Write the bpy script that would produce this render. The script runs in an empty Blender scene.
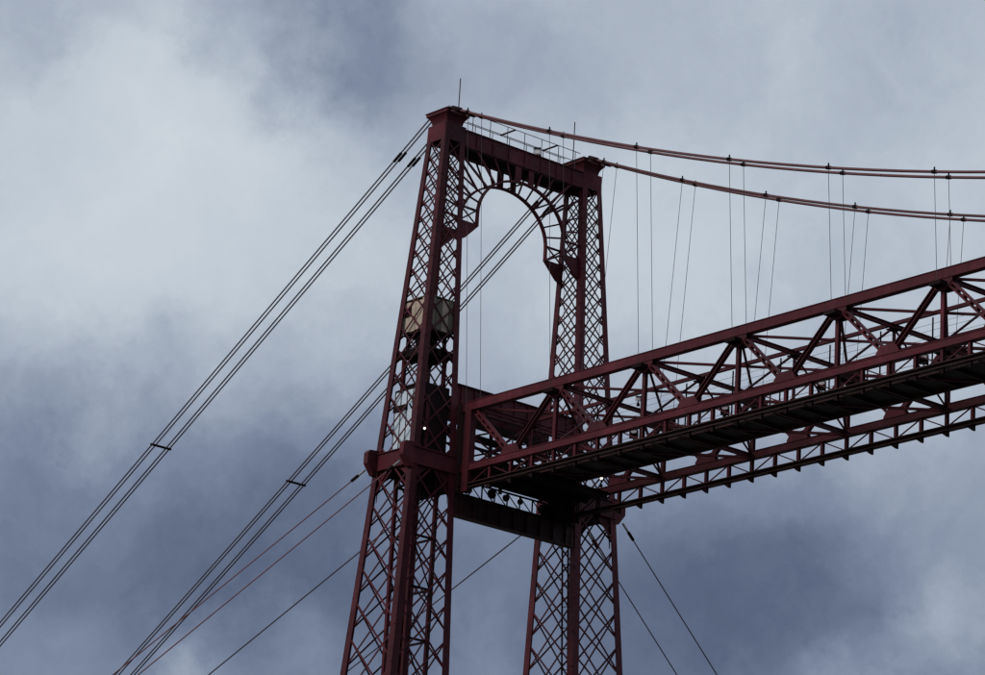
import bpy, math, random
from mathutils import Vector, Matrix
random.seed(7)
R = math.radians
V = Vector
scene = bpy.context.scene
COL = scene.collection

# ------------------------------------------------------------------ camera
CAM = V((110.3552, -92.2827, 6.0)); YAW, PITCH, ROLL = 2.44914, 0.30852, 0.05907
F_PX = 3468.0
cf = V((math.cos(PITCH) * math.cos(YAW), math.cos(PITCH) * math.sin(YAW), math.sin(PITCH)))
cr0 = V((math.sin(YAW), -math.cos(YAW), 0)); cu0 = cr0.cross(cf)
cr = math.cos(ROLL) * cr0 + math.sin(ROLL) * cu0
cu = -math.sin(ROLL) * cr0 + math.cos(ROLL) * cu0
cam_d = bpy.data.cameras.new('camera'); cam = bpy.data.objects.new('camera', cam_d); COL.objects.link(cam)
cam_d.sensor_fit = 'HORIZONTAL'; cam_d.sensor_width = 36.0; cam_d.lens = F_PX / 985.0 * 36.0
cam_d.clip_start = 0.5; cam_d.clip_end = 6000
M = Matrix((cr, cu, -cf)).transposed().to_4x4(); M.translation = CAM
cam.matrix_world = M
scene.camera = cam

# ------------------------------------------------------------------ world: overcast sky
SUN_AZ, SUN_EL = R(-97), R(34)         # direction the light comes from (angle from +X)
world = bpy.data.worlds.new('World'); scene.world = world; world.use_nodes = True
nt = world.node_tree; nt.nodes.clear()
def N(tree, typ, **kw):
    n = tree.nodes.new(typ)
    for k, v in kw.items():
        if k == 'ins':
            for a, b in v.items(): n.inputs[a].default_value = b
        else: setattr(n, k, v)
    return n
def math_node(tree, op, a, b=None, c=None, clamp=False):
    n = N(tree, 'ShaderNodeMath', operation=op, use_clamp=clamp)
    for i, s in enumerate((a, b, c)):
        if s is None: continue
        if isinstance(s, (int, float)): n.inputs[i].default_value = s
        else: tree.links.new(s, n.inputs[i])
    return n.outputs[0]
tc = N(nt, 'ShaderNodeTexCoord'); D = tc.outputs['Generated']
def vmath(op, a, b, out=0):
    n = N(nt, 'ShaderNodeVectorMath', operation=op)
    for i, s in enumerate((a, b)):
        if s is None: continue
        if hasattr(s, 'is_linked'): nt.links.new(s, n.inputs[i])
        else: n.inputs[i].default_value = s
    return n.outputs[out]
def wnoise(scale, detail, rough, vec, lac=2.0, dist=0.0):
    n = N(nt, 'ShaderNodeTexNoise', ins={'Scale': scale, 'Detail': detail, 'Roughness': rough, 'Lacunarity': lac, 'Distortion': dist})
    nt.links.new(vec, n.inputs['Vector']); return n
wn = wnoise(16.0, 8.0, 0.62, D)
off = vmath('SCALE', vmath('SUBTRACT', wn.outputs['Color'], (0.5, 0.5, 0.5)), None)
off.node.inputs['Scale'].default_value = 0.075
DW = vmath('ADD', D, off)
def sky_dir(px, py):
    d = cf * F_PX + cr * (px - 492.5) - cu * (py - 337.5); d.normalize(); return tuple(d)
# cloud masses: (direction, angular radius, brightness added)
CLOUDS = [((130, 170), .095, .17), ((215, 110), .05, .10), ((60, 290), .07, .05), ((320, 240), .05, .05), ((290, 10), .045, -.20), ((365, 65), .042, -.16), ((450, 35), .055, -.13), ((30, 5), .035, -.08),
          ((800, 190), .11, .05), ((640, 270), .07, .06), ((520, 300), .06, .07), ((600, 40), .05, -.06), ((900, 20), .05, -.03),
          ((70, 480), .075, -.10), ((260, 540), .075, -.11), ((420, 500), .065, -.06), ((560, 590), .06, -.05), ((730, 610), .06, -.10), ((860, 430), .06, .02), ((840, 560), .06, -.07),
          ((200, 685), .024, .20), ((300, 655), .022, .12), ((40, 670), .03, .06), ((955, 605), .026, .17), ((865, 680), .028, .18), ((480, 680), .026, .08)]
sepd = N(nt, 'ShaderNodeSeparateXYZ'); nt.links.new(DW, sepd.inputs[0])
fb = wnoise(13.0, 8.0, 0.52, DW).outputs['Fac']
fb3 = wnoise(48.0, 9.0, 0.62, DW, dist=0.6).outputs['Fac']
fb2 = wnoise(3.2, 4.0, 0.5, D).outputs['Fac']
val = math_node(nt, 'MULTIPLY_ADD', math_node(nt, 'SUBTRACT', fb, 0.5), 0.22, 0.645)
val = math_node(nt, 'MULTIPLY_ADD', math_node(nt, 'SUBTRACT', fb2, 0.5), 0.25, val)
val = math_node(nt, 'MULTIPLY_ADD', math_node(nt, 'SUBTRACT', fb3, 0.5), 0.13, val)
elev = N(nt, 'ShaderNodeMapRange', ins={'From Min': 0.215, 'From Max': 0.325, 'To Min': -0.22, 'To Max': 0.06}); elev.interpolation_type = 'SMOOTHSTEP'
nt.links.new(sepd.outputs['Z'], elev.inputs['Value'])
val = math_node(nt, 'ADD', val, elev.outputs[0])
for (px, py), rad, amp in CLOUDS:
    if amp == 0: continue
    dist = vmath('DISTANCE', DW, sky_dir(px, py), 1)
    mr = N(nt, 'ShaderNodeMapRange', ins={'From Min': 0.0, 'From Max': rad, 'To Min': amp, 'To Max': 0.0}); mr.interpolation_type = 'SMOOTHSTEP'
    nt.links.new(dist, mr.inputs['Value']); val = math_node(nt, 'ADD', val, mr.outputs[0])
ramp = N(nt, 'ShaderNodeValToRGB'); nt.links.new(val, ramp.inputs[0])
cr_ = ramp.color_ramp
cr_.elements[0].position = 0.0; cr_.elements[0].color = (0.050, 0.062, 0.105, 1)
cr_.elements[1].position = 1.0; cr_.elements[1].color = (0.66, 0.71, 0.76, 1)
for pos, c in ((0.28, (0.096, 0.124, 0.200, 1)), (0.46, (0.200, 0.245, 0.345, 1)), (0.62, (0.348, 0.400, 0.495, 1)), (0.80, (0.535, 0.600, 0.670, 1))):
    e = cr_.elements.new(pos); e.color = c
sky = N(nt, 'ShaderNodeTexSky'); sky.sky_type = 'NISHITA'; sky.sun_disc = False
sky.sun_elevation = SUN_EL; sky.sun_rotation = math.pi / 2 - SUN_AZ; sky.air_density = 1.0; sky.dust_density = 3.0
skyb = N(nt, 'ShaderNodeMix', data_type='RGBA', blend_type='MULTIPLY', ins={'Factor': 1.0}); skyb.inputs[7].default_value = (.1, .1, .1, 1)
nt.links.new(sky.outputs[0], skyb.inputs[6])
mx = N(nt, 'ShaderNodeMix', data_type='RGBA', ins={'Factor': 0.96})   # a closed cloud deck, the clear sky barely shows
nt.links.new(skyb.outputs[2], mx.inputs[6]); nt.links.new(ramp.outputs[0], mx.inputs[7])
bg = N(nt, 'ShaderNodeBackground', ins={'Strength': 1.0}); out = N(nt, 'ShaderNodeOutputWorld')
nt.links.new(mx.outputs[2], bg.inputs[0]); nt.links.new(bg.outputs[0], out.inputs[0])

sun_d = bpy.data.lights.new('sun', 'SUN'); sun_d.energy = 1.5; sun_d.angle = R(18); sun_d.color = (1.0, 0.95, 0.9)
sun = bpy.data.objects.new('sun', sun_d); COL.objects.link(sun)
sd = V((math.cos(SUN_EL) * math.cos(SUN_AZ), math.cos(SUN_EL) * math.sin(SUN_AZ), math.sin(SUN_EL)))
sun.rotation_euler = sd.to_track_quat('Z', 'Y').to_euler(); sun.location = sd * 200
vs = scene.view_settings; vs.view_transform = 'Standard'; vs.look = 'None'; vs.exposure = 0.0; vs.gamma = 1.0
vs.use_curve_mapping = False

# ------------------------------------------------------------------ materials
def new_mat(name):
    m = bpy.data.materials.new(name); m.use_nodes = True; t = m.node_tree
    return m, t, t.nodes['Principled BSDF']
def paint(name, base, dirt, rust, rough=0.55, metallic=0.0, rust_amt=0.5, spec=0.35, fade=None):
    m, t, b = new_mat(name)
    g = N(t, 'ShaderNodeNewGeometry'); pos = g.outputs['Position']
    def noise(scale, det, vec=pos, sx=None):
        n = N(t, 'ShaderNodeTexNoise', ins={'Scale': scale, 'Detail': det, 'Roughness': 0.6})
        if sx:
            mp = N(t, 'ShaderNodeMapping', ins={'Scale': sx}); t.links.new(vec, mp.inputs[0]); vec = mp.outputs[0]
        t.links.new(vec, n.inputs['Vector']); return n.outputs['Fac']
    def mix(fac, a, c):
        n = N(t, 'ShaderNodeMix', data_type='RGBA')
        if isinstance(fac, float): n.inputs[0].default_value = fac
        else: t.links.new(fac, n.inputs[0])
        for i, s in ((6, a), (7, c)):
            if isinstance(s, tuple): n.inputs[i].default_value = (*s, 1)
            else: t.links.new(s, n.inputs[i])
        return n.outputs[2]
    def mr(s, a, c, d, e):
        n = N(t, 'ShaderNodeMapRange', ins={'From Min': a, 'From Max': c, 'To Min': d, 'To Max': e}); t.links.new(s, n.inputs[0]); return n.outputs[0]
    oi = N(t, 'ShaderNodeObjectInfo')
    c1 = mix(mr(noise(1.3, 6), .35, .7, 0.0, 0.75), base, dirt)
    if fade: c1 = mix(mr(noise(.45, 3), .52, .66, 0.0, .7), c1, fade)
    streak = noise(1.0, 4, sx=(7, 7, .7))
    c2 = mix(mr(streak, .56, .72, 0.0, rust_amt), c1, rust)
    hsv = N(t, 'ShaderNodeHueSaturation'); t.links.new(c2, hsv.inputs['Color'])
    t.links.new(mr(oi.outputs['Random'], 0, 1, .68, 1.28), hsv.inputs['Value'])
    t.links.new(hsv.outputs[0], b.inputs['Base Color'])
    t.links.new(mr(noise(6, 4), .3, .7, rough - .1, min(1, rough + .2)), b.inputs['Roughness'])
    b.inputs['Metallic'].default_value = metallic
    b.inputs['Specular IOR Level'].default_value = spec
    bp = N(t, 'ShaderNodeBump', ins={'Strength': 0.25, 'Distance': 0.01}); t.links.new(noise(25, 3), bp.inputs['Height']); t.links.new(bp.outputs[0], b.inputs['Normal'])
    return m
RED = paint('red_oxide_paint', (.072, .0080, .0138), (.042, .0056, .0094), (.028, .0075, .0070), rough=.55, spec=.22, rust_amt=.75, fade=(.118, .020, .028))
DARK = paint('dark_steel', (.020, .011, .012), (.013, .008, .009), (.03, .012, .009), rough=.75, spec=.05)  # near-black steel tone for fittings, soffits, floors and inner panels
BROWN = paint('dark_brown_steel', (.046, .017, .015), (.030, .012, .011), (.06, .027, .016), spec=.2)  # darker brown tone: running rails, lower girder, walkway beams, closing and connection plates
CABLE = paint('galvanised_cable', (.075, .060, .068), (.045, .035, .040), (.07, .03, .025), rough=.6, rust_amt=.3)
REDCABLE = paint('painted_cable', (.170, .070, .075), (.110, .048, .052), (.07, .03, .025), rough=.6)
PALE = paint('zinc_socket', (.42, .40, .40), (.30, .28, .28), (.25, .15, .1), rough=.5)
TAN = paint('tan_cladding', (.42, .335, .265), (.26, .205, .165), (.15, .115, .09), rough=.8, rust_amt=.85, spec=.1, fade=(.50, .45, .41))
GREEN = paint('olive_cladding', (.20, .17, .125), (.13, .115, .085), (.22, .17, .12), rough=.7, rust_amt=.8)
WHITE = paint('white_paint', (.72, .72, .72), (.6, .6, .58), (.4, .3, .25), rough=.5)
TIMBER = paint('walkway_planks', (.06, .045, .038), (.04, .03, .026), (.03, .022, .02), rough=.85)
STONE = paint('ashlar_stone', (.33, .30, .26), (.24, .22, .19), (.15, .14, .12), rough=.9)
GROUND = paint('quay_ground', (.085, .080, .075), (.06, .056, .052), (.05, .046, .044), rough=.95)
WATER, t_, b_ = new_mat('river_water'); b_.inputs['Base Color'].default_value = (.03, .045, .05, 1); b_.inputs['Roughness'].default_value = .12
wn_ = N(t_, 'ShaderNodeTexNoise', ins={'Scale': 1.2, 'Detail': 4}); wb_ = N(t_, 'ShaderNodeBump', ins={'Strength': .4})
g_ = N(t_, 'ShaderNodeNewGeometry'); t_.links.new(g_.outputs['Position'], wn_.inputs['Vector'])
t_.links.new(wn_.outputs['Fac'], wb_.inputs['Height']); t_.links.new(wb_.outputs[0], b_.inputs['Normal'])
GLASS, t_, b_ = new_mat('lift_glass'); b_.inputs['Base Color'].default_value = (.66, .74, .80, 1); b_.inputs['Roughness'].default_value = .08
b_.inputs['Transmission Weight'].default_value = .15; b_.inputs['IOR'].default_value = 1.45; b_.inputs['Specular IOR Level'].default_value = .8
LAMP, t_, b_ = new_mat('lit_lamp'); b_.inputs['Emission Color'].default_value = (1, .97, .9, 1); b_.inputs['Emission Strength'].default_value = 1.1
b_.inputs['Base Color'].default_value = (.9, .9, .9, 1)
DIM, t_, b_ = new_mat('dim_lamp'); b_.inputs['Emission Color'].default_value = (1, .85, .75, 1); b_.inputs['Emission Strength'].default_value = .55
b_.inputs['Base Color'].default_value = (.8, .75, .7, 1)

# ------------------------------------------------------------------ mesh helpers
def mesh(name, verts, faces, mat, smooth=False):
    me = bpy.data.meshes.new(name); me.from_pydata([tuple(v) for v in verts], [], faces); me.validate(); me.materials.append(mat)
    import bmesh
    bm = bmesh.new(); bm.from_mesh(me); bmesh.ops.recalc_face_normals(bm, faces=bm.faces); bm.to_mesh(me); bm.free()
    if smooth:
        for p in me.polygons: p.use_smooth = True
    return me
def thing(name, label, cat, base, group=None):
    o = bpy.data.objects.new(name, None); COL.objects.link(o); o.location = base; o.empty_display_size = .3
    o['label'] = label; o['category'] = cat
    if group: o['group'] = group
    o.matrix_world = Matrix.Translation(base)
    return o
def tag(o, label, cat, group=None):
    o['label'] = label; o['category'] = cat
    if group: o['group'] = group
    return o
WM = {}
def link(name, me, parent=None, mw=None):
    o = bpy.data.objects.new(name, me); COL.objects.link(o)
    mw = mw or Matrix.Identity(4)
    if parent is not None:
        o.parent = parent
        pm = WM.get(parent.name) or Matrix.Translation(parent.location)
        o.matrix_parent_inverse = pm.inverted()
    o.matrix_basis = mw
    WM[o.name] = mw
    return o
UNIT = {}
def unit(profile, mat):
    k = (profile, mat.name)
    if k in UNIT: return UNIT[k]
    if profile == 'box':      # x width, y thickness, z length -0.5..0.5
        pts = [(-.5, -.5), (.5, -.5), (.5, .5), (-.5, .5)]
    elif profile == 'cyl':
        pts = [(.5 * math.cos(i * math.pi / 4), .5 * math.sin(i * math.pi / 4)) for i in range(8)]
    elif profile == 'ibeam':  # flanges at y=+-.5
        a, b = .14, .1
        pts = [(-.5, -.5), (.5, -.5), (.5, -.5 + a), (b, -.5 + a), (b, .5 - a), (.5, .5 - a), (.5, .5), (-.5, .5), (-.5, .5 - a), (-b, .5 - a), (-b, -.5 + a), (-.5, -.5 + a)]
    elif profile == 'angle':
        a = .16
        pts = [(-.5, -.5), (.5, -.5), (.5, -.5 + a), (-.5 + a, -.5 + a), (-.5 + a, .5), (-.5, .5)]
    elif profile == 'channel':
        a = .2
        pts = [(-.5, -.5), (.5, -.5), (.5, .5), (.5 - a, .5), (.5 - a, -.5 + a), (-.5 + a, -.5 + a), (-.5 + a, .5), (-.5, .5)]
    n = len(pts)
    vs_ = [(x, y, -.5) for x, y in pts] + [(x, y, .5) for x, y in pts]
    fs = [tuple(range(n))[::-1], tuple(range(n, 2 * n))] + [(i, (i + 1) % n, n + (i + 1) % n, n + i) for i in range(n)]
    UNIT[k] = mesh(profile + '_' + mat.name, vs_, fs, mat, profile == 'cyl'); return UNIT[k]
def bar(name, a, b, w, t, mat, parent=None, nrm=(0, 0, 1), profile='box'):
    """straight member from a to b; t is its size along nrm, w its size across"""
    a, b = V(a), V(b); z = (b - a); L = z.length; z.normalize()
    y = V(nrm); y = y - z * y.dot(z)
    if y.length < 1e-5: y = V((1, 0, 0)) - z * z.x
    if y.length < 1e-5: y = V((0, 1, 0))
    y.normalize(); x = y.cross(z)
    m = Matrix((x * w, y * t, z * L)).transposed().to_4x4(); m.translation = (a + b) / 2
    return link(name, unit(profile, mat), parent, m)
def blk(name, lo, hi, mat, parent=None):
    lo, hi = V(lo), V(hi); c = (lo + hi) / 2; s = hi - lo
    m = Matrix.Diagonal((s.x, s.y, s.z, 1)); m.translation = c
    return link(name, unit('box', mat), parent, m)
def prism(name, poly, axis, lo, hi, mat, parent=None):
    """polygon in the two other axes extruded along axis"""
    n = len(poly)
    def P(q, s):
        v = list(q); v.insert(axis, s); return v
    vs_ = [P(q, lo) for q in poly] + [P(q, hi) for q in poly]
    fs = [tuple(range(n)), tuple(range(n, 2 * n))[::-1]] + [(i, (i + 1) % n, n + (i + 1) % n, n + i) for i in range(n)]
    return link(name, mesh(name, vs_, fs, mat), parent)
def tube(name, pts, r, mat, parent=None, seg=8):
    pts = [V(q) for q in pts]; vs_, fs = [], []
    for i, q in enumerate(pts):
        d = (pts[min(i + 1, len(pts) - 1)] - pts[max(i - 1, 0)]).normalized()
        u = d.cross(V((0, 0, 1)));
        if u.length < 1e-4: u = V((1, 0, 0))
        u.normalize(); w = u.cross(d)
        vs_ += [q + r * (math.cos(k * 2 * math.pi / seg) * u + math.sin(k * 2 * math.pi / seg) * w) for k in range(seg)]
    for i in range(len(pts) - 1):
        for k in range(seg):
            fs.append((i * seg + k, i * seg + (k + 1) % seg, (i + 1) * seg + (k + 1) % seg, (i + 1) * seg + k))
    fs += [tuple(range(seg))[::-1], tuple(range(len(vs_) - seg, len(vs_)))]
    return link(name, mesh(name, vs_, fs, mat, True), parent)
def loft(name, rings, mat, parent=None):
    """rectangular rings (x0,x1,y0,y1,z) lofted and capped"""
    vs_, fs = [], []
    for x0, x1, y0, y1, z in rings: vs_ += [(x0, y0, z), (x1, y0, z), (x1, y1, z), (x0, y1, z)]
    for i in range(len(rings) - 1):
        for k in range(4): fs.append((i * 4 + k, i * 4 + (k + 1) % 4, i * 4 + 4 + (k + 1) % 4, i * 4 + 4 + k))
    fs += [(3, 2, 1, 0), tuple(range(len(vs_) - 4, len(vs_)))]
    return link(name, mesh(name, vs_, fs, mat), parent)

# ------------------------------------------------------------------ the setting
def sheet(name, poly, z, mat, thick=3.0):
    o = prism(name, poly, 2, z - thick, z, mat); o['kind'] = 'structure'; return o
sheet('river', [(14, -2500), (2500, -2500), (2500, 2500), (14, 2500)], 0.0, WATER)
sheet('ground', [(-2500, -2500), (14, -2500), (14, 2500), (-2500, 2500)], 2.0, GROUND, 5.0)

# ------------------------------------------------------------------ pillars
ZT, AX, BX, YI, YO, BO = 60.407, .597, .04446, 3.468, 4.5376, .07867
GZ = 2.0
def hx(z): return AX + BX * (ZT - z)
def yi(z): return YI - .00297 * (ZT - z)
def yo(z): return YO + BO * (ZT - z)
def corner(sx, side, io, z): return V((sx * hx(z), side * (yi(z) if io == 'i' else yo(z)), z))
levels = [59.95]                                  # lattice node heights: half the pillar width apart
while levels[-1] > GZ + 1.2: levels.append(levels[-1] - .5 * 2 * hx(levels[-1]))
def lev(k):
    i = max(0, min(len(levels) - 2, math.floor(k))); f = k - i
    return levels[i] + (levels[i + 1] - levels[i]) * f
def make_pillar(side, label):
    t = thing('tower_pillar', label, 'pillar', V((0, side * 5.5, GZ)), 'the two pillars of the bridge tower')
    base_z = GZ + 1.2
    prism('plinth', [(-3.9, side * 2.3), (3.9, side * 2.3), (3.9, side * 10.3), (-3.9, side * 10.3)], 2, GZ - .3, base_z, STONE, t)
    # corner columns: riveted angle sections with a flange each way
    for sx in (-1, 1):
        for io in ('i', 'o'):
            vs_ = []
            for z in (base_z, 45.0, 60.2):
                c = corner(sx, side, io, z); w = .27 + .0035 * (ZT - z); th = .035
                ix = -sx; iy = side * (1 if io == 'i' else -1)
                for a, b in ((0, 0), (w, 0), (w, th), (th, th), (th, w), (0, w)): vs_.append((c.x + ix * a, c.y + iy * b, z))
            fs = [tuple(range(6)), tuple(range(12, 18))]
            for s in (0, 6): fs += [(s + i, s + (i + 1) % 6, s + 6 + (i + 1) % 6, s + 6 + i) for i in range(6)]
            col = link('corner_column', mesh('corner_column', vs_, fs, RED), t)
    # lattice: each node on one column sends a bar up and a bar down across the face
    faces = [((1, 'i'), (1, 'o'), (1, 0, 0)), ((-1, 'i'), (-1, 'o'), (-1, 0, 0)),
             ((-1, 'o'), (1, 'o'), (0, side, 0)), ((-1, 'i'), (1, 'i'), (0, -side, 0))]
    nlev = len(levels) - 1
    for (A, B, n) in faces:
        n = V(n)
        for k in range(0, nlev + 1):
            for dk in (-2, 2):
                k2 = k + dk
                ka, kb = float(k), k2
                fa, fb_ = 0.0, 1.0
                if kb < 0: fb_ = (0 - ka) / (kb - ka) if kb != ka else 0; kb = 0.0
                if kb > nlev: fb_ = (nlev - ka) / (kb - ka); kb = float(nlev)
                if fb_ < .15: continue
                z1, z2 = lev(ka), lev(kb)
                a = corner(A[0], side, A[1], z1); b0 = corner(A[0], side, A[1], z2); b1 = corner(B[0], side, B[1], z2); b = b0.lerp(b1, fb_)
                layer = .045 if dk > 0 else .075
                a = a - n * layer; b = b - n * layer
                w = .064 + .0008 * (ZT - z1) + random.uniform(-.006, .006)
                a.z += random.uniform(-.02, .02); b.z += random.uniform(-.02, .02)
                bar('lattice_bar', a, b, w, .022, RED, t, n)
    # head box and flared capital
    h = 59.72
    for sx in (-1, 1):
        prism('head_plate', [(side * (yi(60) - .02), h), (side * (yo(60) + .02), h), (side * (YO + .02), 60.46), (side * (YI - .02), 60.46)], 0, sx * (hx(60) + .012), sx * (hx(60) - .03), RED, t)
    for yy in (yo(60) + .014, yi(60) - .014):
        prism('head_plate', [(-hx(60) + .032, h), (hx(60) - .032, h), (AX - .032, 60.455), (-AX + .032, 60.455)], 1, side * yy, side * (yy + (-.04 if yy > 4 else .04)), RED, t)
    yc = side * (YI + YO) / 2; hy = (YO - YI) / 2
    rings = []
    for s, z in ((.03, 60.46), (.03, 60.49), (-.09, 60.492), (-.09, 60.58), (-.07, 60.68), (-.03, 60.78), (.03, 60.87), (.09, 60.93), (.11, 60.932), (.11, 61.07)):
        rings.append((-AX - s, AX + s, yc - hy - s, yc + hy + s, z))
    loft('capital', rings, RED, t)
    s = .15
    loft('cap_roof', [(-AX - s, AX + s, yc - hy - s, yc + hy + s, 61.072), (-AX - s, AX + s, yc - hy - s, yc + hy + s, 61.10), (-.2, .2, yc - .2, yc + .2, 61.30)], RED if side > 0 else RED, t)
    if side < 0:
        blk('cap_edge_strip', (AX + s - .02, yc - hy - .1, 61.105), (AX + s + .04, yc + hy + .2, 61.16), WHITE, t)  # white strip paints in the light caught by the slab edge
    # ring girder at deck level with outriggers
    z0, z1 = 44.74, 45.42
    X0 = hx(45.1) + .03; Yi, Yo = yi(45.1) - .03, yo(45.1) + .03
    for sx in (-1, 1):
        prism('ring_girder', [(side * Yi, z0), (side * Yo, z0), (side * Yo, z1), (side * Yi, z1)], 0, sx * X0, sx * (X0 - .12), RED, t)
        for zf in (z0 - .04, z1): blk('ring_flange', (min(sx * (X0 + .06), sx * (X0 - .2)), min(side * Yi, side * Yo), zf), (max(sx * (X0 + .06), sx * (X0 - .2)), max(side * Yi, side * Yo), zf + .04), RED, t)
    for yy, q in ((Yo, 1), (Yi, -1)):
        a, b = side * yy, side * (yy - q * .12)
        blk('ring_girder', (-X0 + .122, min(a, b), z0), (X0 - .122, max(a, b), z1), RED, t)
        a, b = side * (yy + q * .06), side * (yy - q * .2)
        for zf in (z0 - .045, z1 + .005): blk('ring_flange', (-X0 + .21, min(a, b), zf), (X0 - .21, max(a, b), zf + .04), RED, t)
    for sx in (-1, 1):
        poly = [(Yo - .12, 45.62), (Yo + .40, 45.58), (Yo + .52, 45.45), (Yo + .52, 44.98), (Yo + .16, 44.52), (Yo - .12, 44.50)]
        prism('outrigger', [(side * a, b) for a, b in poly], 0, sx * (X0 + .02) , sx * (X0 - .26), RED, t)
    # arched knee plates below the ring, one at each end of each face
    def knee(p0, dirv, nrm, w):
        pts = [(0, 0), (w, 0)]
        for i in range(1, 8):
            a = math.pi / 2 * i / 7; pts.append((w - w * math.sin(a), -w * 1.25 * (1 - math.cos(a))))
        vs_ = []
        for th in (0, .03):
            for a, b in pts: vs_.append(V(p0) + V(dirv) * a + V((0, 0, b)) - V(nrm) * (th + .1))
        n_ = len(pts); fs = [tuple(range(n_)), tuple(range(n_, 2 * n_))[::-1]] + [(i, (i + 1) % n_, n_ + (i + 1) % n_, n_ + i) for i in range(n_)]
        link('knee_plate', mesh('knee_plate', vs_, fs, RED), t)
    zk = z0 - .05
    blk('connection_plate', (-hx(44) + .05, min(side * 3.36, side * 3.40), 43.95), (hx(44) - .05, max(side * 3.36, side * 3.40), 44.69), BROWN, t)
    blk('ring_floor', (-hx(44.5) + .1, min(side * 3.55, side * 5.6), 44.60), (hx(44.5) - .1, max(side * 3.55, side * 5.6), 44.66), DARK, t)
    for sx in (-1, 1):
        knee((sx * X0, side * (yi(44) + .25), zk), (0, side, 0), (sx, 0, 0), 1.05); knee((sx * X0, side * (yo(44) - .25), zk), (0, -side, 0), (sx, 0, 0), 1.05)
    for yy, q in ((Yo, 1), (Yi, -1)):
        knee((-hx(44) + .25, side * yy, zk), (1, 0, 0), (0, side * q, 0), 1.05); knee((hx(44) - .25, side * yy, zk), (-1, 0, 0), (0, side * q, 0), 1.05)
    return t
P_LIFT = make_pillar(-1, 'dark red lattice steel pillar enclosing the tan lift room and glass lift')
P_FAR = make_pillar(1, 'dark red lattice steel pillar empty inside, seen partly behind the bridge deck')

# ladder inside the empty pillar
t = thing('access_ladder', 'narrow dark steel ladder climbing inside the empty lattice pillar', 'ladder', V((-.6, 6.2, GZ)))
la, lb = V((-.6, 6.9, GZ + 1.2)), V((-.6, 4.35, 44.5))
for dx in (0, .38):
    bar('stile', la + V((dx, 0, 0)), lb + V((dx, 0, 0)), .06, .06, DARK, t, (1, 0, 0))
for i in range(26, 134, 3):
    q = la.lerp(lb, i / 134); bar('rung', q + V((.032, 0, 0)), q + V((.348, 0, 0)), .03, .03, DARK, t)

# ------------------------------------------------------------------ portal beam with twin arched ribs
t = thing('portal_beam', 'heavy box beam with arched ribs joining the two pillar tops', 'beam', V((0, 0, 59.6)))
yb = YI - .03
for sx in (-1, 1):
    blk('web_plate', (min(sx * .62, sx * .58), -yb, 59.66), (max(sx * .62, sx * .58), yb, 60.36), RED, t)
    blk('flange', (min(sx * .68, sx * .44), -yb, 60.362), (max(sx * .68, sx * .44), yb, 60.40), RED, t)
    blk('flange', (min(sx * .68, sx * .44), -yb, 59.62), (max(sx * .68, sx * .44), yb, 59.658), RED, t)
    for i in range(-3, 4):
        blk('stiffener', (min(sx * .622, sx * .66), i * .93 - .03, 59.662), (max(sx * .622, sx * .66), i * .93 + .03, 60.358), RED, t)
blk('soffit_plate', (-.576, -yb, 59.64), (.576, yb, 59.655), DARK, t)
blk('walkway_plate', (-.436, -yb, 60.365), (.436, yb, 60.395), DARK, t)
AR, ARZ, ZS, ZL = 2.46, 2.03, 56.80, 56.18
def arch_pt(a, dr=0.0): return ((AR + dr) * math.cos(a), ZS + (ARZ + dr) * math.sin(a))
for sx in (-1, 1):
    xc = sx * .60
    inner = [(AR, ZL)] + [arch_pt(math.pi * i / 28) for i in range(29)] + [(-AR, ZL)]
    outer = [(AR + .10, ZL)] + [arch_pt(math.pi * i / 28, .09) for i in range(29)] + [(-AR - .10, ZL)]
    n = len(inner); vs_ = []
    for x in (xc - .08, xc + .08): vs_ += [(x, a, b) for a, b in inner] + [(x, a, b) for a, b in outer]
    fs = []
    for i in range(n - 1):
        fs += [(i, i + 1, n + i + 1, n + i), (2 * n + i, 3 * n + i, 3 * n + i + 1, 2 * n + i + 1), (i, 2 * n + i, 2 * n + i + 1, i + 1), (n + i, n + i + 1, 3 * n + i + 1, 3 * n + i)]
    fs += [(0, n, 3 * n, 2 * n), (n - 1, 2 * n - 1, 4 * n - 1, 3 * n - 1)]
    link('arch_rib', mesh('arch_rib', vs_, fs, DARK if 0 else RED), t)
    nrm = (1, 0, 0)
    for deg in (2, 14, 26, 38, 50, 62, 73, 107, 118, 130, 142, 154, 166, 178):           # spandrel struts
        a = R(deg); p0 = arch_pt(a, .10); d = V((AR * math.cos(a), 1.1 * ARZ * math.sin(a))).normalized()
        L = (59.62 - p0[1]) / max(d.y, .01)
        if abs(p0[0] + d.x * L) > yb: L = (yb - abs(p0[0])) / abs(d.x)
        p1 = (p0[0] + d.x * L, p0[1] + d.y * L)
        bar('spandrel_strut', (xc, *p0), (xc, *p1), .10 if deg in (38, 50, 130, 142) else .07, .06, RED, t, nrm)
    for yy, w in ((-.34, .34), (.42, .30)):
        z0 = ZS + ARZ * math.sqrt(1 - (yy / AR) ** 2) + .09
        blk('crown_plate', (xc - .03, yy - w / 2, z0), (xc + .03, yy + w / 2, 59.62), RED, t)
    for s in (-1, 1):                                                     # haunch panel beside each pillar
        y0, y1 = s * (AR + .11), s * yb
        for z in (ZL + .05, 56.90): bar('haunch_strut', (xc, y0, z), (xc, y1, z), .08, .08, RED, t, nrm)
        bar('haunch_brace', (xc - .02, y0, ZL + .1), (xc - .02, y1, 56.9), .07, .03, RED, t, nrm)
        bar('haunch_brace', (xc + .02, y0, 56.9), (xc + .02, y1, ZL + .1), .07, .03, RED, t, nrm)
        prism('corbel_plate', [(s * AR, ZL), (s * yb, ZL), (s * yb, 55.35), (s * 3.15, 55.5)], 0, xc - .05, xc + .05, RED, t)
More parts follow.
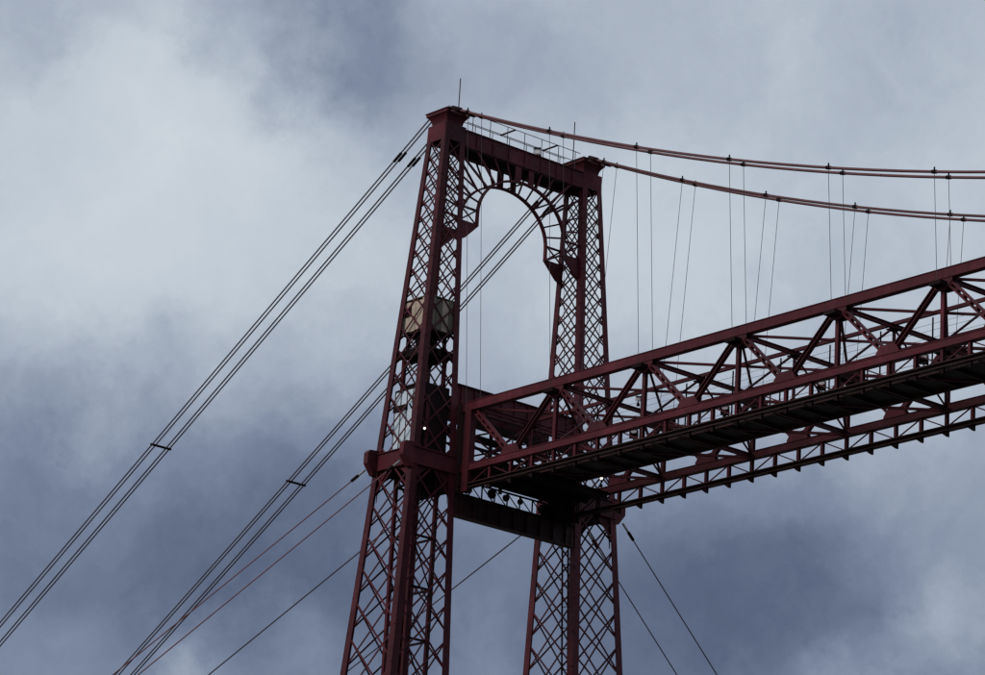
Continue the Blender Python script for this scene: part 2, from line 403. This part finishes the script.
for y_ in (-AR - .055, AR + .055):
    bar('rib_tie', (-.52, y_, ZL + .06), (.52, y_, ZL + .06), .07, .07, RED, t)
for deg in (50, 90, 130):
    y_, z_ = arch_pt(R(deg), .055); bar('rib_tie', (-.52, y_, z_), (.52, y_, z_), .06, .06, RED, t)

# railing along the portal beam
t = thing('summit_railing', 'thin pipe railing along the top of the portal beam', 'railing', V((0, 0, 60.40)))
for sx in (-1, 1):
    x = sx * .52
    for i in range(7):
        y_ = -3.0 + i * 1.0; bar('post', (x, y_, 60.40), (x, y_, 61.28), .035, .035, CABLE, t, profile='cyl')
    for z in (60.82, 61.28): bar('rail', (x, -3.3, z), (x, 3.3, z), .035, .035, CABLE, t, profile='cyl')
for y_ in (-3.25, -.55, 1.95): bar('cross_arm', (-.5, y_, 61.28), (.5, y_, 61.28), .06, .06, DARK, t)

# ------------------------------------------------------------------ deck level girders between the pillars
t = thing('deck_cross_girder', 'deep riveted girder spanning between the pillars just above the deck trusses', 'girder', V((0, 0, 47.75)))
for sx in (-1, 1):
    x = sx * .85
    blk('web_plate', (x - .02, -yb, 47.80), (x + .02, yb, 48.78), RED, t)
    for z in (48.782, 47.758): blk('flange', (x - .12, -yb, z), (x + .12, yb, z + .04), RED, t)
    for i in range(-4, 5): blk('stiffener', (min(x + sx * .022, x + sx * .08), i * .75 - .03, 47.80), (max(x + sx * .022, x + sx * .08), i * .75 + .03, 48.78), RED, t)
for i in range(-3, 4): bar('diaphragm', (-.83, i * 1.0, 48.5), (.83, i * 1.0, 48.0), .25, .06, DARK, t, (0, 1, 0))
for x in (-.85, .85):
    bar('tie_beam', (x, -yb, 47.30), (x, yb, 47.30), .14, .30, DARK, t)
    bar('tie_beam', (x, -yb, 46.25), (x, yb, 46.25), .08, .12, DARK, t)
    for y0, y1 in ((-3.3, -1.2), (-1.2, .9), (.9, 3.0)):
        bar('tie_brace', (x + .03, y0, 47.12), (x + .03, y1, 46.32), .08, .04, RED, t, (1, 0, 0)); bar('tie_brace', (x - .03, y0, 46.32), (x - .03, y1, 47.12), .08, .04, RED, t, (1, 0, 0))
    for y in (-1.2, .9): bar('tie_post', (x, y, 45.15), (x, y, 47.14), .12, .12, DARK, t)
t = thing('lower_cross_girder', 'deep dark girder under the deck with a small lattice rail on top', 'girder', V((0, 0, 43.0)))
x = 1.15
blk('web_plate', (x - .02, -3.36, 43.0), (x + .02, 3.36, 43.92), BROWN, t)
for z in (43.922, 42.958): blk('flange', (x - .2, -3.36, z), (x + .2, 3.36, z + .04), BROWN, t)
for i in range(-4, 5):
    for sx in (-1, 1): blk('stiffener', (min(x + sx * .022, x + sx * .15), i * .74 - .02, 43.0), (max(x + sx * .022, x + sx * .15), i * .74 + .02, 43.92), BROWN, t)
x = 1.15
bar('lattice_rail', (x, -3.36, 44.58), (x, 3.36, 44.58), .07, .07, DARK, t)
for i in range(0, 10):
    y_ = -3.2 + i * .71
    bar('lattice_post', (x, y_, 43.962), (x, y_, 44.55), .05, .05, DARK, t)
    bar('lattice_diagonal', (x, y_ + .05, 44.52), (x, y_ + .66, 43.99), .04, .03, DARK, t, (1, 0, 0))

# ------------------------------------------------------------------ the deck: twin trusses
X0N, PN, HD, YD, ZB = 4.4729, 5.32447, 2.6915, 3.0505, 45.0
NP = 8
ZTC = ZB + HD
XS, XE = 1.2, X0N + PN * (NP - .5) + .4
t = span = thing('bridge_span', 'long dark red truss deck hung from the cables, with walkway between its trusses', 'bridge deck', V((X0N, 0, ZB)))
def chord(name, y, z, w, h, x0, x1):
    """box chord open to the inside, with projecting top and bottom plates"""
    a, b = w / 2, h / 2
    pts = [(-a - .03, b), (a + .03, b), (a + .03, b - .03), (a, b - .03), (a, -b + .03), (a + .03, -b + .03), (a + .03, -b), (-a - .03, -b), (-a - .03, -b + .03), (-a, -b + .03), (-a, b - .03), (-a - .03, b - .03)]
    return prism(name, [(y + p, z + q) for p, q in pts], 0, x0, x1, RED, span)
for side in (-1, 1):
    y = side * YD
    tcH = chord('top_chord', y, ZTC, .26, .40, XS, XE)
    bcH = chord('bottom_chord', y, ZB, .24, .32, XS, XE)
    for i in range(-1, NP):                        # top nodes at i+.5
        xt = X0N + PN * (i + .5)
        for yy in (-.135, .105):
            prism('gusset', [(xt - .52, ZTC - .2), (xt + .52, ZTC - .2), (xt + .52, ZTC - .34), (xt + .2, ZTC - .66), (xt - .2, ZTC - .66), (xt - .52, ZTC - .34)], 1, y + yy, y + yy + .03, RED, tcH) if i >= 0 else None
        if i >= 0:
            bar('truss_post', (xt, y, ZB + .16), (xt, y, ZTC - .2), .17, .16, RED, span, (0, 1, 0), 'ibeam')
            blk('cable_seat', (xt - .28, y - .52, ZTC - .52), (xt + .28, y + .52, ZTC - .36), DARK, span)
    for i in range(NP):
        xb = X0N + PN * i
        for yy in (-.135, .105):
            prism('gusset', [(xb - .58, ZB + .16), (xb + .58, ZB + .16), (xb + .58, ZB + .24), (xb + .36, ZB + .52), (xb - .36, ZB + .52), (xb - .58, ZB + .24)], 1, y + yy, y + yy + .03, RED, bcH)
        for s in (-1, 1):
            a = V((xb + s * .22, y, ZB + .3)); b = V((xb + s * (PN / 2 - .28), y, ZTC - .34))
            if s > 0:                               # compression member: plain box
                bar('truss_diagonal', a, b, .21, .2, RED, span, (0, side, 0), 'channel')
            else:                                   # laced member: two flats with batten strips
                for k in (-1, 1):
                    w = (b - a).normalized().cross(V((0, 1, 0))) * (.085 * k)
                    bar('truss_diagonal', a + w, b + w, .07, .2, RED, span, (0, 1, 0))
                for f in (.06, .2, .35, .5, .65, .8, .94):
                    q = a.lerp(b, f); d = (b - a).normalized()
                    bar('batten', q - d * .06, q + d * .06, .1, .21, RED, span, (0, 1, 0))
    # rail girder hung below the bottom chord
    zr = 44.2
    chordr = prism('running_rail', [(y - .16, zr + .09), (y + .16, zr + .09), (y + .16, zr + .05), (y + .03, zr + .05), (y + .03, zr - .07), (y + .13, zr - .07), (y + .13, zr - .11), (y - .13, zr - .11), (y - .13, zr - .07), (y - .03, zr - .07), (y - .03, zr + .05), (y - .16, zr + .05)], 0, XS, XE, BROWN, span)
    k = 0; x = X0N - PN / 2
    while x < XE - .2:
        if x > XS + .2:
            bar('rail_post', (x, y, zr + .09), (x, y, ZB - .16), .13, .14, RED, span, (0, 1, 0), 'ibeam')
            prism('rail_bracket', [(x - .30, zr - .11), (x + .09, zr - .11), (x + .09, zr - .34), (x + .03, zr - .34)], 1, y - .06, y + .06, DARK, span)
            if x + PN / 4 < XE:
                up = k % 2 == 0
                a = (x + .09, y, zr + .1 if up else ZB - .18); b = (x + PN / 4 - .09, y, ZB - .18 if up else zr + .1)
                bar('rail_diagonal', a, b, .05, .04, RED, span, (0, 1, 0))
        x += PN / 4; k += 1
    # end post beside the pillar
    blk('end_post', (1.45, y - .16, 43.95), (1.85, y + .16, ZTC - .2), RED, span)
    blk('closing_plate', (1.21, min(side * 3.42, side * 2.88), 43.97), (1.25, max(side * 3.42, side * 2.88), ZTC + .1), BROWN, span)
yb2 = YD - .16
for i in range(-1, NP):
    xt = X0N + PN * (i + .5); zt = ZTC - .12; zb = ZB - .02
    if i < 0: xt += .25
    bar('top_strut', (xt, -yb2, zt), (xt, yb2, zt), .14, .18, RED, span, profile='ibeam')
    bar('bottom_strut', (xt, -yb2, zb), (xt, yb2, zb), .14, .2, RED, span, profile='ibeam')
    bar('sway_brace', (xt, -.1, zt - .12), (xt, -yb2, zb + .2), .10, .09, RED, span, (1, 0, 0), 'angle')
    bar('sway_brace', (xt, .1, zt - .12), (xt, yb2, zb + .2), .10, .09, RED, span, (1, 0, 0), 'angle')
    bar('sway_hanger', (xt, 0, zt - .09), (xt, 0, zb + .3), .10, .10, RED, span)
    blk('centre_gusset', (xt - .22, -.22, zt - .15), (xt + .22, .22, zt - .105), DARK, span)
    if i < NP - 1:
        x2 = X0N + PN * (i + 1.5)
        for s in (-1, 1):
            bar('top_lateral', (xt + .1, s * yb2, zt + .02 * s), (x2 - .1, -s * yb2, zt + .02 * s), .11, .09, RED, span, profile='angle')
            bar('bottom_lateral', (xt + .1, s * yb2, zb + .06 * s), (x2 - .1, -s * yb2, zb + .06 * s), .11, .10, RED, span, profile='angle')
bar('centre_stringer', (XS + .3, 0, ZTC - .01), (XE, 0, ZTC - .01), .13, .14, RED, span)
# walkway: joists, edge beams, planks and wire fence
WW = 1.05
for s in (-1, 1):
    bar('walkway_beam', (XS + .15, s * (WW - .06), 44.97), (XE, s * (WW - .06), 44.97), .10, .26, BROWN, span)
x = XS + .4
while x < XE - .3:
    bar('walkway_joist', (x, -WW + .11, 44.96), (x, WW - .11, 44.96), .12, .18, BROWN, span, profile='ibeam'); x += PN / 4
for i, y in enumerate((-.88, -.53, -.18, .18, .53, .88)):
    bar('walkway_plank', (XS + .15, y, 45.09), (XE, y, 45.09), .335, .045, TIMBER, span)
for s in (-1, 1):
    x = X0N - PN / 2 + .3
    while x < XE:
        bar('fence_post', (x, s * WW, 45.1), (x, s * WW, 47.05), .045, .045, DARK, span); x += PN / 2
    for z in (45.35, 45.65, 45.95, 46.25, 46.55, 46.8): bar('fence_wire', (XS + .3, s * WW, z), (XE, s * WW, z), .014, .014, CABLE, span, profile='cyl')
    bar('hand_rail', (XS + .3, s * (WW - .03), 46.1), (XE, s * (WW - .03), 46.1), .045, .045, DARK, span, profile='cyl')

# landing floor where the walkway meets the tower
for i in range(8):
    y = -2.52 + i * .72
    bar('landing_plank', (1.36, y, 44.83), (4.0, y, 44.83), .70, .06, DARK, span)
for x in (1.45, 2.6, 3.8): bar('landing_beam', (x, -2.9, 44.69), (x, 2.9, 44.69), .16, .2, DARK, span)

# ------------------------------------------------------------------ cables
def cz(x): return 61.44 - .445 * x + .0034 * x * x
def cyc(x): return 4.03 - .026 * x
ORD = 'first second third fourth fifth sixth seventh eighth ninth'.split()
pname = {-1: 'lift pillar', 1: 'empty pillar'}
for side in (-1, 1):
    for k, word in ((.39, 'outer'), (-.39, 'inner')):
        pts = []
        x = -.1
        while x < 46:
            pts.append((x, side * (cyc(max(x, 0)) + k), min(cz(x), 61.20))); x += 1.5
        th = thing('main_cable', f'rusty main suspension cable sagging from the {pname[side]}, {word} of its pair', 'cable', V(pts[0]), 'main cables over the deck')
        tube('cable', pts, .058, REDCABLE, th)
        tube('saddle_sleeve', [(.78, side * (cyc(.8) + k), cz(.78) + .005), (1.35, side * (cyc(1.2) + k), cz(1.35))], .11, DARK, th)
        # hanger at each truss node
        for i in range(-1, NP):
            xn = X0N + PN * (i + .5)
            top = V((xn, side * (cyc(xn) + k), cz(xn))); bot = V((xn, side * (YD + k), ZTC - .36))
            h = thing('hanger', f'thin hanger rod on the {word} cable, {ORD[i + 1]} from the {pname[side]}', 'hanger', bot, f'{word} hangers on the side of the {pname[side]}')
            bar('rod', bot, top, .022, .022, CABLE, h, profile='cyl')
            d = V((1, 0, -.445 + .0068 * xn)).normalized()
            bar('clamp', top - d * .11, top + d * .11, .16, .16, DARK, h, profile='cyl')
            bar('clamp_bolt', top, top + V((0, 0, .19)), .045, .045, DARK, h)
            bar('turnbuckle', bot + V((0, 0, .75)), bot + V((0, 0, 1.15)), .075, .075, DARK, h, profile='cyl') if 0 else None
        # two backstays beyond each saddle
        for j, dz, jw in ((-.13, .05, 'upper'), (.13, -.05, 'lower')):
            y = side * (4.0 + (.40 if k > 0 else -.40) ) - j
            x0, z0 = -.2, 61.18 + dz; x1 = -101.0; z1 = z0 - .587 * (x0 - x1) * 1.0
            pts = []
            for q in range(0, 21):
                f = q / 20; pts.append((x0 + (x1 - x0) * f, y, z0 + (z1 - z0) * f - .15 * f * (1 - f)))
            b = thing('backstay_cable', f'straight {jw} backstay cable running landward from the {word} saddle of the {pname[side]}', 'cable', V(pts[0]), 'backstay cables')
            tube('cable', pts, .033, CABLE, b)
            xs = -2.7
            zz = z0 + .587 * (xs - x0) - .03
            bar('socket', (xs + .24, y, zz + .142), (xs - .24, y, zz - .142), .13, .13, DARK, b, profile='cyl')
    xs = -19.9; zs = 61.18 + .587 * (xs + .2) - .03
    sp = bar('spreader_bar', (xs, side * 3.42, zs), (xs, side * 4.58, zs), .09, .09, DARK)
    tag(sp, f'short bar clamped across the backstay cables of the {pname[side]}', 'bar', 'spreader bars on the backstays')
    # guy cables from the ring outriggers
    for sx in (-1, 1):
        a = V((sx * (hx(45.1) - .12), side * 6.36, 44.62)); d = V((0, side, -.925))
        g = thing('guy_cable', f'thin sloping guy cable from the {"riverward" if sx > 0 else "landward"} outrigger of the {pname[side]}', 'cable', a, 'guy cables from the outriggers')
        L = (44.62 - 1.8) / .925
        tube('cable', [a + d * (L * q / 10) - V((0, 0, 1.0 * 4 * (q / 10) * (1 - q / 10) * .15)) for q in range(11)], .026, REDCABLE if side < 0 else CABLE, g)
        tube('socket', [a + d * -.05, a + d * .28], .05, PALE, g)
        tube('turnbuckle', [a + d * .30, a + d * .62], .07, DARK, g)
    a = V((-1.25, side * 3.0, 44.1)); d = V((-1, 0, -.385)); L = 42.3 / .385
    g = thing('deck_stay', f'single long stay cable from the deck end beside the {pname[side]} to the landward bank', 'cable', a, 'stays holding the deck end')
    tube('cable', [a, a + d * L * .5 - V((0, 0, .3)), a + d * L], .030, CABLE, g)

# ------------------------------------------------------------------ lift room, platform, shaft and glass cabin in the near pillar
t = thing('lift_machine_room', 'weathered tan sheet clad lift machine room high inside the lattice pillar', 'machine room', V((0, -4.4, 51.0)))
zl, zh = 50.95, 52.30
xa, xb_, ya, yb_ = -.86, .84, -5.03, -3.62
n = 4
for i in range(n):
    w = (xb_ - xa) / n
    blk('cladding_sheet', (xa + w * i + .008, ya - .03 - .012 * (i % 2), zl + random.uniform(-.05, .03)), (xa + w * (i + 1) - .008, ya, zh + random.uniform(-.10, .04)), TAN, t)
    w2 = (yb_ - ya) / n
    blk('cladding_sheet', (xb_, ya + w2 * i + .008, zl + random.uniform(-.05, .05)), (xb_ + .03 + .012 * (i % 2), ya + w2 * (i + 1) - .008, zh + random.uniform(-.06, .06)), TAN if i == 2 else GREEN, t)
blk('back_wall', (xa, yb_, zl), (xb_ - .01, yb_ + .04, zh), GREEN, t); blk('back_wall', (xa - .04, ya + .01, zl), (xa - .005, yb_ - .01, zh), TAN, t)
for x in (xa - .02, xb_ - .02): bar('corner_trim', (x, ya - .03, zl - .06), (x, ya - .03, zh + .04), .06, .06, GREEN, t, (0, 1, 0))
blk('window', (xa + .16, ya - .062, 51.62), (xa + .58, ya - .045, 52.02), DARK, t)
blk('floor', (xa, ya + .01, zl - .12), (xb_ - .01, yb_ - .01, zl - .06), DARK, t)
blk('roof_sheet', (xa - .06, ya - .06, zh + .05), (xb_ + .06, yb_ + .06, zh + .09), GREEN, t)
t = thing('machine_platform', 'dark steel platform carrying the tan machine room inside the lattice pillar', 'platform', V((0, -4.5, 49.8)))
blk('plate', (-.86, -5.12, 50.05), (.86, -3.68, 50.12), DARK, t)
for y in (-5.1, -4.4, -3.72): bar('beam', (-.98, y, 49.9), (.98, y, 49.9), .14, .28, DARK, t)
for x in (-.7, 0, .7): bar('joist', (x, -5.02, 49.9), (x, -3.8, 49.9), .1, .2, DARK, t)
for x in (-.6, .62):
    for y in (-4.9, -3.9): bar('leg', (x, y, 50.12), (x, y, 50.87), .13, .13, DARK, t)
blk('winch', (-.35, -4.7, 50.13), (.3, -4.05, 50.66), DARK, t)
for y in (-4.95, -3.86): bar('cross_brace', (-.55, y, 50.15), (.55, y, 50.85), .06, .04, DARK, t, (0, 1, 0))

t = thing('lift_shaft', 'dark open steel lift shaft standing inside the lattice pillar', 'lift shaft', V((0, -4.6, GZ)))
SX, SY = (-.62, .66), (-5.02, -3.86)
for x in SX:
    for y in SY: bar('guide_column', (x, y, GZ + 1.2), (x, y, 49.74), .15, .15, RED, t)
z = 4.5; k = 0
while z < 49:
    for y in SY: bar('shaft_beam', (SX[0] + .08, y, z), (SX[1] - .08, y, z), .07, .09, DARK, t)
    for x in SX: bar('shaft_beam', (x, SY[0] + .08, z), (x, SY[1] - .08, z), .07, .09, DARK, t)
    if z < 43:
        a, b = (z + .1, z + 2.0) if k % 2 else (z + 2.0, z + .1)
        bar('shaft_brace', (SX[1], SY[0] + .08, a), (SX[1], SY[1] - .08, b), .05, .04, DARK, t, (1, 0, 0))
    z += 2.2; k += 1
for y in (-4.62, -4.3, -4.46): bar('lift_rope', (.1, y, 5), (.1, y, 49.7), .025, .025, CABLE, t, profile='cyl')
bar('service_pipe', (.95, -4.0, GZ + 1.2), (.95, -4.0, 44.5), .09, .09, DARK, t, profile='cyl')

t = thing('glass_lift_cabin', 'glass panelled lift landing cabin with a dark band at deck level in the pillar', 'lift cabin', V((0, -5.2, 45.5)))
gx0, gx1, gy0, gy1, gz0, gz1 = -.62, .98, -5.36, -5.08, 45.55, 48.25
for i in range(4):
    w = (gx1 - gx0) / 4
    blk('glass_panel', (gx0 + w * i + .02, gy0, gz0 + .1), (gx0 + w * (i + 1) - .02, gy0 + .02, 47.28), GLASS, t)
    blk('glass_panel', (gx0 + w * i + .02, gy0, 47.56), (gx0 + w * (i + 1) - .02, gy0 + .02, gz1 - .08), GLASS, t)
for i in range(5):
    x = gx0 + (gx1 - gx0) / 4 * i; bar('mullion', (x, gy0 + .01, gz0), (x, gy0 + .01, gz1), .035, .06, DARK, t, (0, 1, 0))
blk('dark_band', (gx0 - .05, gy0 - .06, 47.29), (gx0 + .85, gy0 - .01, 47.55), DARK, t)
for z in (gz0, gz1 - .08): blk('rail', (gx0 - .02, gy0 - .02, z), (gx1 + .02, gy0 + .06, z + .08), DARK, t)
blk('side_panel', (gx1 - .02, gy0 + .065, gz0), (gx1 + .01, -3.75, gz1 + .2), DARK, t)
blk('back_panel', (gx0, -4.2, gz0), (gx1 - .03, -4.16, gz1), DARK, t)
blk('roof', (gx0, gy0 + .07, gz1), (gx1 - .03, -4.16, gz1 + .05), DARK, t)
blk('door_frame', (gx1 + .02, -5.0, gz0), (gx1 + .06, -4.8, 47.9), RED, t)

# dark lobby box between shaft and deck on the inner side of the pillar
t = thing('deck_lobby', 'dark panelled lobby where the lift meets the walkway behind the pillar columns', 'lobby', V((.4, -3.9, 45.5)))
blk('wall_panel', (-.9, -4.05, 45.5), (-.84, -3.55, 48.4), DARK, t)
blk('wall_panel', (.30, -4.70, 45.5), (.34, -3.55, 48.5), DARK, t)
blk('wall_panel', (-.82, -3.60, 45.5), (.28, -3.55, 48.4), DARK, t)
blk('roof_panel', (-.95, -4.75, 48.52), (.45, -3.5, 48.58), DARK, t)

t = thing('winch_housing', 'dark steel winch housing on the lower girder beside the empty pillar', 'winch housing', V((1.3, 2.5, 43.96)))
loft('casing', [(.92, 1.62, 1.75, 3.2, 43.965), (.92, 1.62, 1.75, 3.2, 44.55), (1.02, 1.52, 1.95, 3.2, 44.70)], DARK, t)
bar('drum', (1.27, 1.45, 44.25), (1.27, 1.748, 44.25), .42, .42, DARK, t, profile='cyl')
for y in (1.9, 2.5, 3.05): blk('rib', (1.622, y - .03, 43.97), (1.66, y + .03, 44.54), DARK, t)
bar('support_bracket', (1.37, 2.3, 43.90), (1.75, 2.3, 43.96), .9, .05, DARK, t)

# ------------------------------------------------------------------ small fixtures
for side, z1, lab in ((-1, 62.75, 'thin lightning rod on the cap of the lift pillar'), (1, 63.0, 'thin lightning rod on the portal beam beside the cap of the empty pillar')):
    if side < 0: o = bar('lightning_rod', (.2, -3.6, 61.1), (.2, -3.6, 62.88), .045, .045, DARK, profile='cyl')
    else: o = bar('lightning_rod', (.3, 3.07, 60.4), (.3, 3.07, 62.78), .045, .045, DARK, profile='cyl')
    tag(o, lab, 'lightning rod', 'lightning rods on the tower')
def floodlight(base, face, label, cat='floodlight', lens=None, size=.22, post=.25, body=None, group=None):
    b = V(base); f = V(face).normalized()
    t = thing('floodlight', label, cat, b, group)
    c = b + V((0, 0, post + size * .5))
    bar('stem', b, b + V((0, 0, post)), .04, .04, DARK, t)
    bar('housing', c - f * size * .5, c + f * size * .35, size * 1.2, size, body or DARK, t)
    bar('lens', c + f * size * .36, c + f * size * .42, size * .86, size * .86, lens or PALE, t, profile='cyl')
    bar('bracket', b - V((0, 0, .12)), b, .1, .1, DARK, t)
    bar('visor', c + f * size * .3 + V((0, 0, size * .53)), c + f * size * .7 + V((0, 0, size * .47)), size * 1.2, .02, DARK, t)
    return t
tocam = (CAM - V((0, 0, 50))).normalized()
floodlight((.55, .75, 60.4), (.6, -.8, .1), 'small white floodlight on the top of the portal beam', lens=WHITE, size=.28, post=.05, body=WHITE)
floodlight((1.05, -5.02, 46.1), tocam, 'small lit lamp between the columns of the lift pillar at deck level', lens=LAMP, size=.14, post=.23)
floodlight((1.0, -3.42, 46.45), tocam, 'faint warm lamp beside the inner column of the lift pillar', lens=DIM, size=.13, post=.15)
floodlight((1.25, 4.85, 46.1), tocam, 'bright lit lamp behind the bottom chord on the empty pillar', lens=LAMP, size=.17, post=.2)
floodlight((9.8, -.95, 46.80), tocam, 'small white lamp box on top of the walkway fence near the tower', lens=WHITE, size=.2, post=.1, body=WHITE)
for i in range(1, 6):
    floodlight((X0N + PN * i - .4, -.75, 45.12), (.5, -.5, .6), f'dark box floodlight on the planked walkway, {ORD[i - 1]} from the tower', size=.3, post=.35, group='walkway floodlights')
for k, (y, r) in enumerate(((-1.35, .22), (-.55, .16), (.25, .13))):
    o = bar('pulley', (1.24, y, 44.3), (1.34, y, 44.3), r * 2, r * 2, DARK, profile='cyl')
    tag(o, ['large dark cable pulley on the lattice rail of the lower girder', 'medium dark pulley on the lattice rail between two other pulleys', 'small dark pulley on the lattice rail of the lower girder'][k], 'pulley', 'pulleys on the lower girder')
